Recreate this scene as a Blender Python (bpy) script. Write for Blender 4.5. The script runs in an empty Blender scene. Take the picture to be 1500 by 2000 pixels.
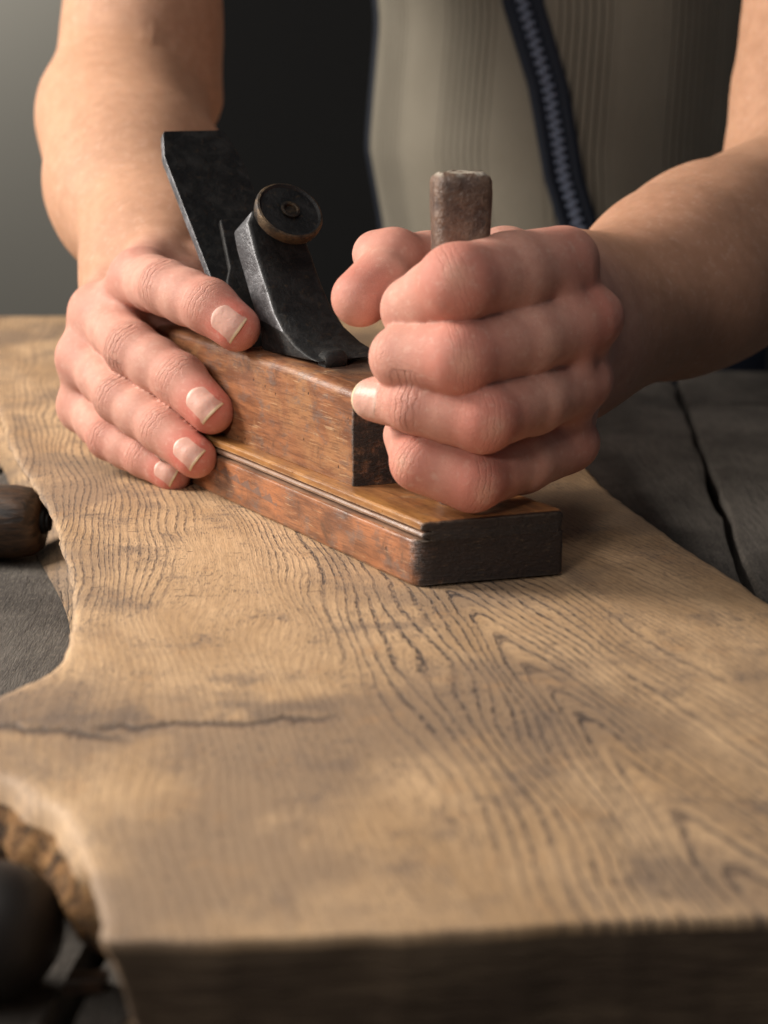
import bpy, bmesh, math, random
import numpy as np
from mathutils import Vector, Matrix, noise as mn
random.seed(4); rng = np.random.default_rng(4)
C = bpy.context.scene.collection
CM = 0.01
# ------------------------------------------------------------------ camera maths (cm)
F = 3400.; TH = math.radians(14); H = 14.0
cs, sn = math.cos(TH), math.sin(TH)
FW = np.array([0, cs, -sn]); UP = np.array([0, sn, cs]); CAM = np.array([0, 0, H])
def ray(px, py): return FW + np.array([1., 0, 0]) * (px - 750) / F + UP * (1000 - py) / F
def onZ(px, py, z=0.):
    r = ray(px, py); return CAM + r * (z - H) / r[2]
def onY(px, py, y):
    r = ray(px, py); return CAM + r * y / r[1]
PO = np.array([.99, 47.03, 0]); PL = np.array([-.511, .8596, 0]); PL /= np.linalg.norm(PL); PW = np.array([PL[1], -PL[0], 0])
def onSide(px, py, b):
    r = ray(px, py); k = ((PO - CAM) @ PW + b) / (r @ PW); return CAM + r * k
def loc2w(b, a, z): return PO + PW * b + PL * a + np.array([0, 0, z])

# ------------------------------------------------------------------ object helpers
def link(name, me, mat, parent=None):
    o = bpy.data.objects.new(name, me); C.objects.link(o)
    for m in (mat if isinstance(mat, (list, tuple)) else [mat]): me.materials.append(m)
    if parent: o.parent = parent
    return o
def mesh(name, V, Fc, mat, parent=None, smooth=True, scale=CM):
    me = bpy.data.meshes.new(name)
    me.from_pydata([tuple(np.asarray(v) * scale) for v in V], [], [tuple(f) for f in Fc]); me.validate(); me.update()
    if smooth: me.polygons.foreach_set('use_smooth', [True] * len(me.polygons))
    return link(name, me, mat, parent)
def tag(o, label=None, cat=None, kind=None, group=None):
    if label: o['label'] = label
    if cat: o['category'] = cat
    if kind: o['kind'] = kind
    if group: o['group'] = group
    return o
def empty(name, loc, rz=0):
    o = bpy.data.objects.new(name, None); C.objects.link(o); o.location = [v * CM for v in loc]; o.rotation_euler = (0, 0, rz)
    o.empty_display_size = .01; return o
def loft(rings, close=True, caps=True):
    n = len(rings[0]); V = [p for r in rings for p in r]; Fc = []
    for i in range(len(rings) - 1):
        for j in range(n if close else n - 1):
            k = (j + 1) % n
            Fc.append((i * n + j, i * n + k, (i + 1) * n + k, (i + 1) * n + j))
    if caps and close:
        Fc.append(tuple(range(n))[::-1]); Fc.append(tuple(range((len(rings) - 1) * n, len(rings) * n)))
    return V, Fc
def fixn(o):
    bm = bmesh.new(); bm.from_mesh(o.data); bmesh.ops.recalc_face_normals(bm, faces=bm.faces); bm.to_mesh(o.data); bm.free()
def autosmooth(o, ang=40, bev=None, seg=3):
    if bev:
        m = o.modifiers.new('bevel', 'BEVEL'); m.width = bev * CM; m.segments = seg; m.limit_method = 'ANGLE'; m.angle_limit = math.radians(ang)
        m.harden_normals = False
    bm = bmesh.new(); bm.from_mesh(o.data)
    for e in bm.edges:
        if len(e.link_faces) == 2 and e.calc_face_angle(0) > math.radians(ang): e.smooth = False
    if not bev: bm.to_mesh(o.data)
    bm.free()
def fbm(x, y, z=0, o=4): return mn.fractal(Vector((x, y, z)), 1.0, 2.0, o)

# ------------------------------------------------------------------ material DSL
class M:
    def __init__(s, name, rough=.5, spec=.5, **kw):
        s.m = bpy.data.materials.new(name); s.m.use_nodes = True; s.t = s.m.node_tree
        s.b = s.t.nodes['Principled BSDF']; s.b.inputs['Roughness'].default_value = rough
        s.b.inputs['Specular IOR Level'].default_value = spec
        for k, v in kw.items(): s.b.inputs[k].default_value = v
    def n(s, typ, ins=None, **props):
        nd = s.t.nodes.new(typ)
        for k, v in props.items(): setattr(nd, k, v)
        for k, v in (ins or {}).items(): s.set(nd.inputs[k], v)
        return nd
    def set(s, sock, v):
        if isinstance(v, bpy.types.NodeSocket): s.t.links.new(v, sock)
        elif v is not None:
            if isinstance(v, (tuple, list)) and len(v) == 3 and sock.type == 'RGBA': v = (*v, 1)
            sock.default_value = v
    def obj(s, sc=100.):
        c = s.n('ShaderNodeTexCoord').outputs['Object']
        return s.n('ShaderNodeVectorMath', {0: c, 3: sc}, operation='SCALE').outputs[0]
    def xyz(s, v):
        o = s.n('ShaderNodeSeparateXYZ', {0: v}).outputs; return o[0], o[1], o[2]
    def vec(s, x=0., y=0., z=0.): return s.n('ShaderNodeCombineXYZ', {0: x, 1: y, 2: z}).outputs[0]
    def ma(s, op, a, b=None, c=None, clamp=False):
        nd = s.n('ShaderNodeMath', {0: a}, operation=op, use_clamp=clamp)
        if b is not None: s.set(nd.inputs[1], b)
        if c is not None: s.set(nd.inputs[2], c)
        return nd.outputs[0]
    def add(s, a, b): return s.ma('ADD', a, b)
    def sub(s, a, b): return s.ma('SUBTRACT', a, b)
    def mul(s, a, b): return s.ma('MULTIPLY', a, b)
    def mx(s, a, b): return s.ma('MAXIMUM', a, b)
    def ss(s, v, lo, hi, a=0., b=1.):
        return s.n('ShaderNodeMapRange', {0: v, 1: lo, 2: hi, 3: a, 4: b}, interpolation_type='SMOOTHSTEP').outputs[0]
    def noise(s, v, sc=1., det=4., ro=.55, dist=0.): return s.n('ShaderNodeTexNoise', {'Vector': v, 'Scale': sc, 'Detail': det, 'Roughness': ro, 'Distortion': dist}).outputs['Fac']
    def voro(s, v, sc=1., feat='F1', out='Distance', rnd=1.):
        return s.n('ShaderNodeTexVoronoi', {'Vector': v, 'Scale': sc, 'Randomness': rnd}, feature=feat).outputs[out]
    def mix(s, f, a, b, bt='MIX'):
        nd = s.n('ShaderNodeMix', data_type='RGBA', blend_type=bt, clamp_factor=True)
        s.set(nd.inputs[0], f); s.set(nd.inputs[6], a); s.set(nd.inputs[7], b); return nd.outputs[2]
    def attr(s, name, out='Fac'): return s.n('ShaderNodeAttribute', attribute_name=name).outputs[out]
    def bump(s, h, dist=.0003, st=1., nrm=None):
        return s.n('ShaderNodeBump', {'Height': h, 'Strength': st, 'Distance': dist, 'Normal': nrm}).outputs[0]
    def col(s, c): s.set(s.b.inputs['Base Color'], c)
    def rough(s, c): s.set(s.b.inputs['Roughness'], c)
    def nrm(s, c): s.set(s.b.inputs['Normal'], c)
def vadd(m, a, b): return m.n('ShaderNodeVectorMath', {0: a, 1: b}, operation='ADD').outputs[0]

# ---- oak of the live edge board
def mat_oak():
    m = M('weathered_oak', .62, .35); p = m.obj(); x, y, z = m.xyz(p)
    # axis of the cathedral figure, heading towards the viewer
    dx, dy = .27, -.963
    rx = m.sub(x, .9); ry = m.sub(y, 49.2)
    u0 = m.add(m.mul(rx, .963), m.mul(ry, .27)); v0 = m.add(m.mul(rx, dx), m.mul(ry, dy))
    w1 = m.noise(m.vec(m.mul(u0, .15), m.mul(v0, .045), 0.), 1., 2.)
    w2 = m.noise(m.vec(m.mul(u0, .5), m.mul(v0, .14), 3.), 1., 2.)
    w3 = m.noise(m.vec(m.mul(u0, 2.2), m.mul(v0, 1.1), 5.), 1., 2.)
    u = m.add(m.add(u0, m.mul(m.sub(w1, .5), 4.2)), m.mul(m.sub(w2, .5), .38))
    au = m.ma('SQRT', m.add(m.mul(u, u), .35))
    l = m.add(m.sub(au, m.mul(v0, .105)), m.mul(m.sub(w3, .5), .10))
    # ring bands with slowly varying spacing
    ph = m.noise(m.vec(m.mul(l, .5), 0., 9.), 1., 2.)
    ring = m.ma('SINE', m.add(m.mul(l, 26.), m.mul(ph, 34.)))
    band = m.ss(ring, .3, .98)
    zone = m.mul(m.ss(u0, -4.9, -3.0), m.ss(u0, 1.5, 5.5, 1., .42))
    strip = m.mul(m.ss(x, -5.6, -6.6), m.ss(y, 43., 47., .15, .75))
    zone = m.mul(m.mx(zone, strip), m.ss(m.noise(m.vec(m.mul(u0, .35), m.mul(v0, .12), 20.), 1., 3.), .28, .5, .35, 1.))
    pore1 = m.noise(m.vec(m.mul(l, 26.), m.mul(v0, 2.6), 1.), 1., 3., .62)
    pore2 = m.noise(m.vec(m.mul(l, 30.), m.mul(v0, 3.2), 2.), 1., 2., .6)
    pores = m.mul(m.ss(pore1, .455, .53), m.add(m.mul(band, .8), .08))
    pores = m.mul(m.mul(pores, zone), m.ss(m.noise(m.vec(m.mul(l, 1.3), m.mul(v0, .35), 60.), 1., 3.), .36, .5, .25, 1.))
    fibre = m.noise(m.vec(m.mul(l, 34.), m.mul(v0, .9), 4.), 1., 4., .7)
    patch = m.noise(m.vec(m.mul(x, .13), m.mul(y, .1), 11.), 1., 5., .62)
    patch2 = m.noise(m.vec(m.mul(u, .45), m.mul(v0, .12), 12.), 1., 5., .65)
    blot = m.noise(m.vec(m.mul(x, .5), m.mul(y, .42), 7.), 1., 6., .68)
    fine = m.mul(m.ss(pore2, .53, .66), m.ss(blot, .3, .62))
    c = m.mix(m.ss(patch2, .32, .68), (.46, .29, .15), (.66, .44, .25))
    c = m.mix(m.mul(m.ss(patch, .47, .60), .85), c, (.30, .205, .13))
    c = m.mix(m.mul(m.ss(blot, .53, .68), .72), c, (.215, .155, .112))
    c = m.mix(m.mul(m.ss(m.noise(m.vec(m.mul(x, .9), m.mul(y, .8), 31.), 1., 5., .6), .56, .7), .35), c, (.52, .29, .13))
    c = m.mix(m.mul(m.ss(fibre, .38, .66), .55), c, (.26, .165, .10))
    c = m.mix(m.mul(band, m.mul(zone, .34)), c, (.15, .105, .08))
    c = m.mix(m.mul(fine, .8), c, (.09, .065, .05))
    c = m.mix(m.mul(pores, .95), c, (.03, .026, .028))
    # wandering cracks and saw marks across the grain
    def crack(py0, x0, x1, slope, amp, seed, wd):
        yy = m.add(m.sub(y, py0), m.mul(m.sub(x, x0), -slope))
        wob = m.mul(m.sub(m.noise(m.vec(m.mul(x, .8), float(seed), 0.), 1., 5., .6), .5), amp)
        d = m.ma('ABSOLUTE', m.add(yy, wob))
        gate = m.mul(m.ss(x, x0, x0 + .8), m.ss(x, x1, x1 - 1.2))
        wn = m.mul(m.noise(m.vec(m.mul(x, 1.7), float(seed), 5.), 1., 3.), wd * 2.)
        return m.mul(m.ma('SUBTRACT', 1., m.ma('DIVIDE', d, wn), clamp=True), gate)
    ck = m.mx(crack(36.9, -10.2, -5.0, -.28, 1.4, 1, .36), crack(36.2, -6.8, -.6, .13, 1.5, 2, .30))
    saw = m.noise(m.vec(m.mul(x, .8), m.mul(m.add(y, m.mul(x, -.12)), 4.), 41.), 1., 4., .65)
    ck = m.mx(ck, m.mul(m.ss(saw, .64, .70), m.mul(m.ss(x, 0., -4.), m.mul(m.ss(y, 44., 47.), .8))))
    halo = m.mul(m.ss(m.ma('ABSOLUTE', m.sub(y, m.add(36.9, m.mul(m.ma('ABSOLUTE', m.add(x, 5.5)), .15)))), 1.9, .1), m.ss(x, .5, -2.5))
    c = m.mix(m.mul(halo, m.ss(blot, .40, .60, .0, .75)), c, (.16, .115, .085))
    c = m.mix(m.mul(ck, .85), c, (.06, .045, .038))
    m.col(c)
    speck = m.noise(p, 9., 3., .7)
    h = m.sub(m.sub(m.mul(fibre, .25), m.mul(pores, 1.1)), m.mul(fine, .3))
    h = m.add(m.sub(h, m.mul(ck, 2.5)), m.add(m.mul(speck, .18), m.mul(ring, .10)))
    m.nrm(m.bump(h, .0003, .8)); m.rough(m.add(m.mul(fibre, .2), .5))
    return m.m
def mat_bark():
    m = M('rough_bark', .9, .2); p = m.obj()
    a = m.noise(p, 1.3, 6., .7, 1.); b = m.noise(p, 3.5, 5., .7)
    c = m.mix(m.ss(a, .38, .6), (.03, .022, .02), (.42, .22, .09)); c = m.mix(m.mul(m.ss(b, .52, .68), .8), c, (.60, .38, .18))
    m.col(c); m.nrm(m.bump(m.add(a, m.mul(b, .5)), .004)); return m.m
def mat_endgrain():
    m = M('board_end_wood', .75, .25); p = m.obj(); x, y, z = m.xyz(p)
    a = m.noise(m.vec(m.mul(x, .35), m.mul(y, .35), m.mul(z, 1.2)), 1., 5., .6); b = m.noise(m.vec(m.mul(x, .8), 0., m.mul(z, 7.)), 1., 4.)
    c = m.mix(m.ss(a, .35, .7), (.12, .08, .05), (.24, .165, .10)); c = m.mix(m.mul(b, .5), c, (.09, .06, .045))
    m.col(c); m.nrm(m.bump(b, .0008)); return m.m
def mat_bench():
    m = M('grey_bench_wood', .85, .2); p = m.obj(); x, y, z = m.xyz(p)
    g = m.noise(m.vec(m.mul(x, 5.), m.mul(y, .5), 0.), 1., 5., .65); b = m.noise(m.vec(m.mul(x, .25), m.mul(y, .16), 4.), 1., 5., .65)
    f = m.noise(m.vec(m.mul(x, 22.), m.mul(y, 3.), 0.), 1., 4., .7)
    c = m.mix(m.ss(b, .35, .65), (.06, .053, .047), (.13, .115, .10)); c = m.mix(m.mul(m.ss(g, .45, .7), .65), c, (.04, .035, .033))
    c = m.mix(m.mul(m.ss(f, .45, .7), .55), c, (.25, .215, .175))
    m.col(c); m.nrm(m.bump(m.add(g, m.mul(f, .7)), .0012)); return m.m
# ---- plane wood; object space is x=b (across), y=a (along, away from the viewer), z up
def mat_planewood(upper=False):
    m = M('plane_beech_upper' if upper else 'plane_beech_stock', .36, .5); p = m.obj(); x, y, z = m.xyz(p)
    g = m.noise(m.vec(m.mul(x, 3.), m.mul(y, .5), m.mul(z, 4.)), 1., 5., .6)
    gf = m.noise(m.vec(m.mul(x, 14.), m.mul(y, 1.1), m.mul(z, 16.)), 1., 4., .65)
    blot = m.noise(p, .55, 5., .65, .3); wear = m.noise(m.vec(m.mul(x, 1.), m.mul(y, .8), m.mul(z, 1.5)), 1.2, 6., .72)
    c = m.mix(m.ss(g, .33, .68), (.155, .062, .030), (.31, .13, .058))
    c = m.mix(m.mul(m.ss(blot, .45, .66), .7), c, (.36, .18, .08) if upper else (.40, .15, .06))
    c = m.mix(m.mul(m.ss(wear, .52, .64), .62), c, (.145, .105, .085))
    c = m.mix(m.mul(m.ss(gf, .46, .66), .55), c, (.10, .042, .023))
    # dents, pinholes and scratches
    vd = m.voro(m.vec(m.mul(x, 2.2), m.mul(y, 1.6), m.mul(z, 1.)), 1.4); spots = m.mul(m.ss(vd, .085, .04), m.ss(blot, .4, .5))
    sc = m.noise(m.vec(m.mul(x, 1.), m.mul(y, 1.0), m.mul(z, 26.)), 1., 2., .5, .4)
    scr = m.mul(m.ss(sc, .62, .68), m.ss(m.noise(p, .8, 3.), .45, .6))
    c = m.mix(m.mul(m.ss(m.noise(p, .9, 5., .7, .5), .55, .70), .6), c, (.075, .04, .026)); c = m.mix(m.mul(spots, .85), c, (.03, .018, .014)); c = m.mix(m.mul(scr, .4), c, (.62, .42, .24))
    nb = m.mul(m.sub(m.noise(p, 2.3, 5., .7), .5), 1.1)
    sk = m.add(y, m.mul(x, .205))                # distance behind the skewed front cut
    if upper:
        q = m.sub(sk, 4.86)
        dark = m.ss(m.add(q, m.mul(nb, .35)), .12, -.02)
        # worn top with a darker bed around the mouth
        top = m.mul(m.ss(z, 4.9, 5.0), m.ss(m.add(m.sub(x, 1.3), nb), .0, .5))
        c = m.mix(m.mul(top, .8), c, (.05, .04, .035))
    else:
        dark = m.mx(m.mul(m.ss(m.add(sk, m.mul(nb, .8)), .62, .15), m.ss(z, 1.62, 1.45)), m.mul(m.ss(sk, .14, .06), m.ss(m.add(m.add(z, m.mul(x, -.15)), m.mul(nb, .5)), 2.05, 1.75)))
        ledge = m.ss(z, 1.66, 1.69)
        gold = m.mix(m.ss(g, .3, .7), (.22, .09, .03), (.42, .20, .06)); gold = m.mix(m.mul(m.ss(gf, .45, .65), .6), gold, (.16, .07, .025))
        c = m.mix(m.mul(ledge, m.ss(x, .9, .15, .45, 1.)), c, gold)
        bead = m.mul(m.ss(z, 1.37, 1.39), m.ss(z, 1.67, 1.65)); c = m.mix(m.mul(bead, .8), c, m.mix(m.ss(g, .3, .7), (.15, .09, .065), (.33, .215, .145)))
        # saw-tooth wear marks along the lower side
        tri = m.mul(m.ma('PINGPONG', m.add(m.add(y, m.mul(z, .5)), m.mul(nb, .25)), .42), .7); ln = m.add(.62, m.mul(m.sub(y, 9.), .075))
        tooth = m.mul(m.ss(m.sub(z, ln), -.02, .0), m.ss(m.sub(m.add(ln, tri), z), -.02, .01))
        gate = m.mul(m.ss(y, 8.2, 8.7), m.mul(m.ss(y, 14., 13.6), m.ss(m.noise(m.vec(m.mul(y, 1.1), 3., 0.), 1., 2.), .36, .44)))
        c = m.mix(m.mul(m.mul(tooth, gate), .7), c, (.13, .09, .075))
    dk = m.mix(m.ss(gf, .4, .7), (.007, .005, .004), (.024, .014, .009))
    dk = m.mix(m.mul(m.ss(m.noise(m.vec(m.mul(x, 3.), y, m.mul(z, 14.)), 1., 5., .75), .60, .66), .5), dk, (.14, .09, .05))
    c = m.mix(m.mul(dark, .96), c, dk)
    # edges rubbed pale
    bev = m.n('ShaderNodeBevel', {'Radius': .0012}, samples=6).outputs[0]
    geo = m.n('ShaderNodeNewGeometry').outputs['Normal']
    dt = m.n('ShaderNodeVectorMath', {0: bev, 1: geo}, operation='DOT_PRODUCT').outputs['Value']
    ed = m.mul(m.ss(dt, .985, .90), m.ss(m.noise(p, 4., 4., .7), .35, .55))
    c = m.mix(m.mul(ed, .6), c, m.mix(dark, (.66, .48, .32), (.12, .09, .065)))
    m.col(c); m.rough(m.add(m.mul(wear, .35), m.add(.16, m.mul(dark, .28))))
    h = m.add(m.mul(wear, .5), m.sub(m.mul(gf, .25), m.mul(spots, 1.5))); h = m.add(h, m.mul(dark, m.mul(m.noise(m.vec(m.mul(x, 6.), y, m.mul(z, 12.)), 1., 5., .7), 2.)))
    m.nrm(m.bump(h, .00035)); return m.m
def mat_horn():
    m = M('worn_grey_brown_wood', .4, .5); p = m.obj(); x, y, z = m.xyz(p)
    g = m.noise(m.vec(m.mul(x, 5.), m.mul(y, 5.), m.mul(z, 1.1)), 1., 5., .65); b = m.noise(p, 1.6, 6., .7, .4)
    c = m.mix(m.ss(b, .35, .65), (.075, .040, .026), (.19, .115, .075)); c = m.mix(m.mul(m.ss(g, .5, .7), .7), c, (.05, .035, .028))
    c = m.mix(m.mul(m.ss(m.noise(p, 7., 4., .7), .58, .7), .5), c, (.38, .31, .26))
    top = m.ss(z, 11.3, 11.45); c = m.mix(m.mul(top, m.ss(m.noise(p, 3., 4.), .42, .55)), c, (.48, .42, .34))
    m.col(c); m.nrm(m.bump(m.add(m.mul(b, .8), m.mul(m.noise(p, 6., 5., .7), .5)), .0012)); return m.m
def mat_metal(name, dark, mid, rust, rough=.45, pat=.5, met=.7):
    m = M(name, rough, .5, Metallic=met); p = m.obj()
    a = m.noise(p, 1.4, 6., .7, .3); b = m.noise(p, 5., 5., .72)
    c = m.mix(m.ss(a, .42, .66), dark, mid); c = m.mix(m.mul(m.ss(b, .56, .72), pat), c, rust)
    m.col(c); m.rough(m.add(rough - .12, m.mul(a, .35))); m.nrm(m.bump(m.add(a, m.mul(b, .5)), .0006)); return m.m
def mat_skin():
    m = M('skin', .48, .35); p = m.obj()
    red = m.attr('red'); pale = m.attr('pale')
    cr = m.n('ShaderNodeAttribute', attribute_name='crease').outputs['Vector']; s, w, t = m.xyz(cr)
    mott = m.noise(p, 1.6, 5., .6); mf = m.noise(p, 9., 4., .65)
    c = m.mix(m.ss(mott, .3, .7), (.48, .255, .15), (.56, .31, .19))
    c = m.mix(m.attr('hand'), c, m.mix(m.ss(mott, .3, .7), (.58, .295, .22), (.67, .38, .285)))
    c = m.mix(m.mul(red, m.add(.45, mott)), c, (.56, .13, .09))
    c = m.mix(m.mul(pale, .8), c, (.78, .53, .36))
    c = m.mix(m.mul(m.ss(mf, .48, .72), .28), c, (.52, .22, .16)); c = m.mix(m.mul(m.ss(m.noise(p, 4., 5., .65), .52, .7), .3), c, (.74, .50, .39))
    wob = m.mul(m.sub(m.noise(m.vec(m.mul(s, 2.), m.mul(t, 2.5), 0.), 1., 3.), .5), .35)
    ln = m.ma('SINE', m.mul(m.add(s, wob), 34.)); lines = m.mul(m.ss(ln, .45, 1.), w)
    ln2 = m.mul(m.ss(m.ma('SINE', m.mul(m.add(s, m.mul(wob, 1.6)), 61.)), .3, 1.), w)
    c = m.mix(m.mul(lines, .33), c, (.40, .14, .09))
    m.col(c)
    cell = m.voro(p, 15., 'DISTANCE_TO_EDGE'); pore = m.noise(p, 30., 3., .7)
    grain = m.ss(cell, .0, .12)
    h = m.add(m.mul(grain, .22), m.mul(pore, .45)); h = m.add(h, m.mul(m.noise(p, 5., 5., .6), .1))
    h = m.sub(h, m.add(m.mul(lines, 2.0), m.mul(ln2, .6)))
    m.nrm(m.bump(h, .0004, .9)); m.rough(m.ss(mott, .2, .8, .44, .58))
    b = m.b; b.inputs['Subsurface Weight'].default_value = .12; b.inputs['Subsurface Radius'].default_value = (1., .35, .18); b.inputs['Subsurface Scale'].default_value = .004
    return m.m
def mat_nail():
    m = M('fingernail', .42, .3); v = m.attr('tipness'); p = m.obj()
    c = m.mix(m.noise(p, 3., 3.), (.56, .30, .235), (.63, .365, .29)); c = m.mix(m.ss(v, .90, .95), c, (.74, .58, .38))
    c = m.mix(m.ss(v, .22, .08), c, (.72, .47, .38)); m.col(c)
    m.nrm(m.bump(m.noise(p, 2.5, 3.), .0004)); m.b.inputs['Subsurface Weight'].default_value = .12; m.b.inputs['Subsurface Scale'].default_value = .002
    return m.m
def mat_vest():
    m = M('ribbed_knit', .95, .1); u = m.attr('rib'); p = m.obj()
    x, y, z = m.xyz(p)
    r = m.ma('SINE', m.mul(u, 13.)); groove = m.ss(r, -.55, -1.)
    wide = m.ss(m.ma('SINE', m.add(m.mul(u, .9), 3.86)), -.5, .8)
    g = m.mul(groove, wide)
    c = m.mix(m.noise(p, .3, 4.), (.175, .157, .122), (.22, .20, .16)); c = m.mix(m.mul(g, .8), c, (.05, .044, .036))
    m.col(c); m.nrm(m.bump(m.sub(m.mul(m.noise(p, 8., 3.), .4), g), .002)); return m.m
def mat_plain(name, c, c2=None, rough=.6, sc=1., bump=.0, met=0.):
    m = M(name, rough, .4, Metallic=met); p = m.obj(); n = m.noise(p, sc, 5., .6)
    m.col(m.mix(n, c, c2 or tuple(v * .7 for v in c)))
    if bump: m.nrm(m.bump(n, bump))
    return m.m
def mat_turned():
    m = M('dark_turned_wood', .42, .5); p = m.obj(); x, y, z = m.xyz(p)
    g = m.noise(m.vec(m.mul(x, .7), m.mul(y, 3.5), m.mul(z, 3.5)), 1., 5., .65, .6)
    c = m.mix(m.ss(g, .35, .65), (.022, .015, .011), (.10, .055, .030)); m.col(c); m.nrm(m.bump(g, .0006)); return m.m

OAK = mat_oak(); BARK = mat_bark(); END = mat_endgrain(); BENCH = mat_bench(); SKIN = mat_skin(); NAIL = mat_nail()

# ------------------------------------------------------------------ SETTING
wall_m = M('plaster_wall', .9, .2); pp = wall_m.obj(1.); 
wall_m.col(wall_m.mix(wall_m.noise(pp, .8, 4.), (.33, .305, .26), (.40, .37, .32)))
o = mesh('wall', [(-400, 330, -90), (400, 330, -90), (400, 330, 300), (-400, 330, 300), (-400, 336, -90), (400, 336, -90), (400, 336, 300), (-400, 336, 300)],
     [(0, 1, 2, 3), (5, 4, 7, 6), (3, 2, 6, 7), (0, 4, 5, 1), (0, 3, 7, 4), (1, 5, 6, 2)], wall_m.m, smooth=False)
o['kind'] = 'structure'
fl = mesh('floor', [(-400, -150, -90), (400, -150, -90), (400, 330, -90), (-400, 330, -90)], [(0, 1, 2, 3)], mat_plain('floor_concrete', (.10, .095, .09)), smooth=False); fl['kind'] = 'structure'
def box(x0, x1, y0, y1, z0, z1):
    return [(x0, y0, z0), (x1, y0, z0), (x1, y1, z0), (x0, y1, z0), (x0, y0, z1), (x1, y0, z1), (x1, y1, z1), (x0, y1, z1)], [(3, 2, 1, 0), (4, 5, 6, 7), (0, 1, 5, 4), (1, 2, 6, 5), (2, 3, 7, 6), (3, 0, 4, 7)]
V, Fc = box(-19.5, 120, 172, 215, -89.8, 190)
dp = mesh('dark_backdrop', V, Fc, mat_plain('near_black_matte', (.005, .005, .005), (.007, .007, .007), .95), smooth=False)  # added block standing in for the dark background, not a known piece of furniture
tag(dp, 'tall near-black cabinet added for the blurred background behind the worker', 'backdrop')

# workbench of planks
TZ = -3.2
g0 = onZ(1350, 800, TZ); g1 = onZ(1490, 1170, TZ); gd = (g0 - g1)[:2]; gd /= np.linalg.norm(gd); gn = np.array([gd[1], -gd[0]])
bench = empty('workbench', (0, 60, -90)); tag(bench, 'dark weathered grey plank workbench with wide gaps under the board', 'workbench')
def plank(c0, c1, d0, d1, seed):
    # c across the planks (from the gap line), d along
    V = []; n = 60
    prof = [(c0 + .12, -3.4), (c0 + .02, -.35), (c0 + .10, -.08), (c0 + .4, 0), (c1 - .4, 0), (c1 - .10, -.08), (c1 - .02, -.35), (c1 - .12, -3.4)]
    rings = []
    for i in range(n + 1):
        d = d0 + (d1 - d0) * i / n; r = []
        for j, (c, z) in enumerate(prof):
            wob = .22 * fbm(d * .25, seed + (0 if c < (c0 + c1) / 2 else 7.3)) if abs(c - c0) < 1 or abs(c - c1) < 1 else 0
            q = np.array(g1[:2]) + gn * (c + wob) + gd * d; r.append((q[0], q[1] , TZ + 90 + z + .05 * fbm(d * .3, c)))
        rings.append([(a, b - 60, z) for a, b, z in r])
    V, Fc = loft(rings); o = mesh('plank', V, Fc, BENCH, bench, smooth=True); fixn(o); autosmooth(o, 35); return o
for k, (c0, c1) in enumerate([(-47, -32.4), (-32, -16.4), (-16, -.4), (-.08, 15.2), (15.6, 30)]):
    cut = 36.6 if k == 3 else None
    if cut: plank(c0, c1, -40, cut, k); plank(c0, c1, cut + .7, 48, k + .5)
    else: plank(c0, c1, -40, 48, k)
for lx in (-34, 30):
    for ly in (30, 96):
        V, Fc = box(lx - 4, lx + 4, ly - 60 - 4, ly - 60 + 4, 0, 90 + TZ - 3.5); mesh('leg', V, Fc, BENCH, bench, smooth=False)

# ------------------------------------------------------------------ BOARD
top_px = [(0, 620, 'z'), (0, 740), (8, 800), (14, 860), (45, 925), (88, 985), (104, 1020), (112, 1060), (130, 1115), (137, 1150), (137, 1190), (134, 1235), (118, 1285), (85, 1318), (40, 1335), (0, 1352)]
left = []
left += [(-34, 104.5), (-30, 96), (-25.5, 90), (-21.0, 84.5)]
left += [tuple(onZ(x, y)[:2]) for x, y in [(-60, 745), (-18, 780), (2, 822), (14, 866), (48, 925), (86, 985), (104, 1022), (112, 1060), (128, 1112), (136, 1150), (138, 1190), (132, 1240), (116, 1285), (85, 1316), (40, 1336), (0, 1352), (-60, 1372)]]
left += [(-12.6, 39.6), (-13.2, 38.4), (-12.8, 36.8), (-11.6, 35.8)]
left += [tuple(onZ(x, y)[:2]) for x, y in [(-90, 1500), (0, 1512), (48, 1533), (92, 1560), (130, 1605), (158, 1665), (178, 1730), (194, 1800), (200, 1836)]]
front = [tuple(onZ(x, y)[:2]) for x, y in [(350, 1838), (500, 1834), (700, 1828), (860, 1820), (1020, 1812), (1180, 1800), (1340, 1794), (1500, 1790), (1700, 1792)]]
right = [(10.4, 28), (12.6, 33), (12.4, 40)] + [tuple(onZ(x, y)[:2]) for x, y in [(1500, 1172), (1440, 1130), (1340, 1066), (1260, 1008), (1200, 965), (1150, 915), (1090, 850)]] + [(7.0, 78), (6.2, 88), (4.6, 98), (2.2, 104.5)]
poly = left + front + right; nl = len(left); nf = len(front)
def densify(P, step=.22):
    out = []; n = len(P)
    for i in range(n):
        p0, p1, p2, p3 = [np.array(P[(i + k) % n]) for k in (-1, 0, 1, 2)]
        m = max(1, int(np.linalg.norm(p2 - p1) / step))
        sharp = i in (nl - 1,)
        for j in range(m):
            t = j / m
            q = .5 * ((2 * p1) + (-p0 + p2) * t + (2 * p0 - 5 * p1 + 4 * p2 - p3) * t * t + (-p0 + 3 * p1 - 3 * p2 + p3) * t ** 3)
            out.append((q, i))
    return out
D = densify(poly)
pts = np.array([d[0] for d in D]); seg = np.array([d[1] for d in D]); N = len(pts)
tan = np.roll(pts, -1, 0) - np.roll(pts, 1, 0); tan /= np.linalg.norm(tan, axis=1)[:, None]
nout = np.stack([tan[:, 1], -tan[:, 0]], 1)
area = .5 * np.sum(pts[:, 0] * np.roll(pts[:, 1], -1) - np.roll(pts[:, 0], -1) * pts[:, 1])
if area < 0: nout = -nout
ns = 6
for _ in range(ns): nout = (nout + np.roll(nout, 1, 0) + np.roll(nout, -1, 0)) / 3
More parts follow.
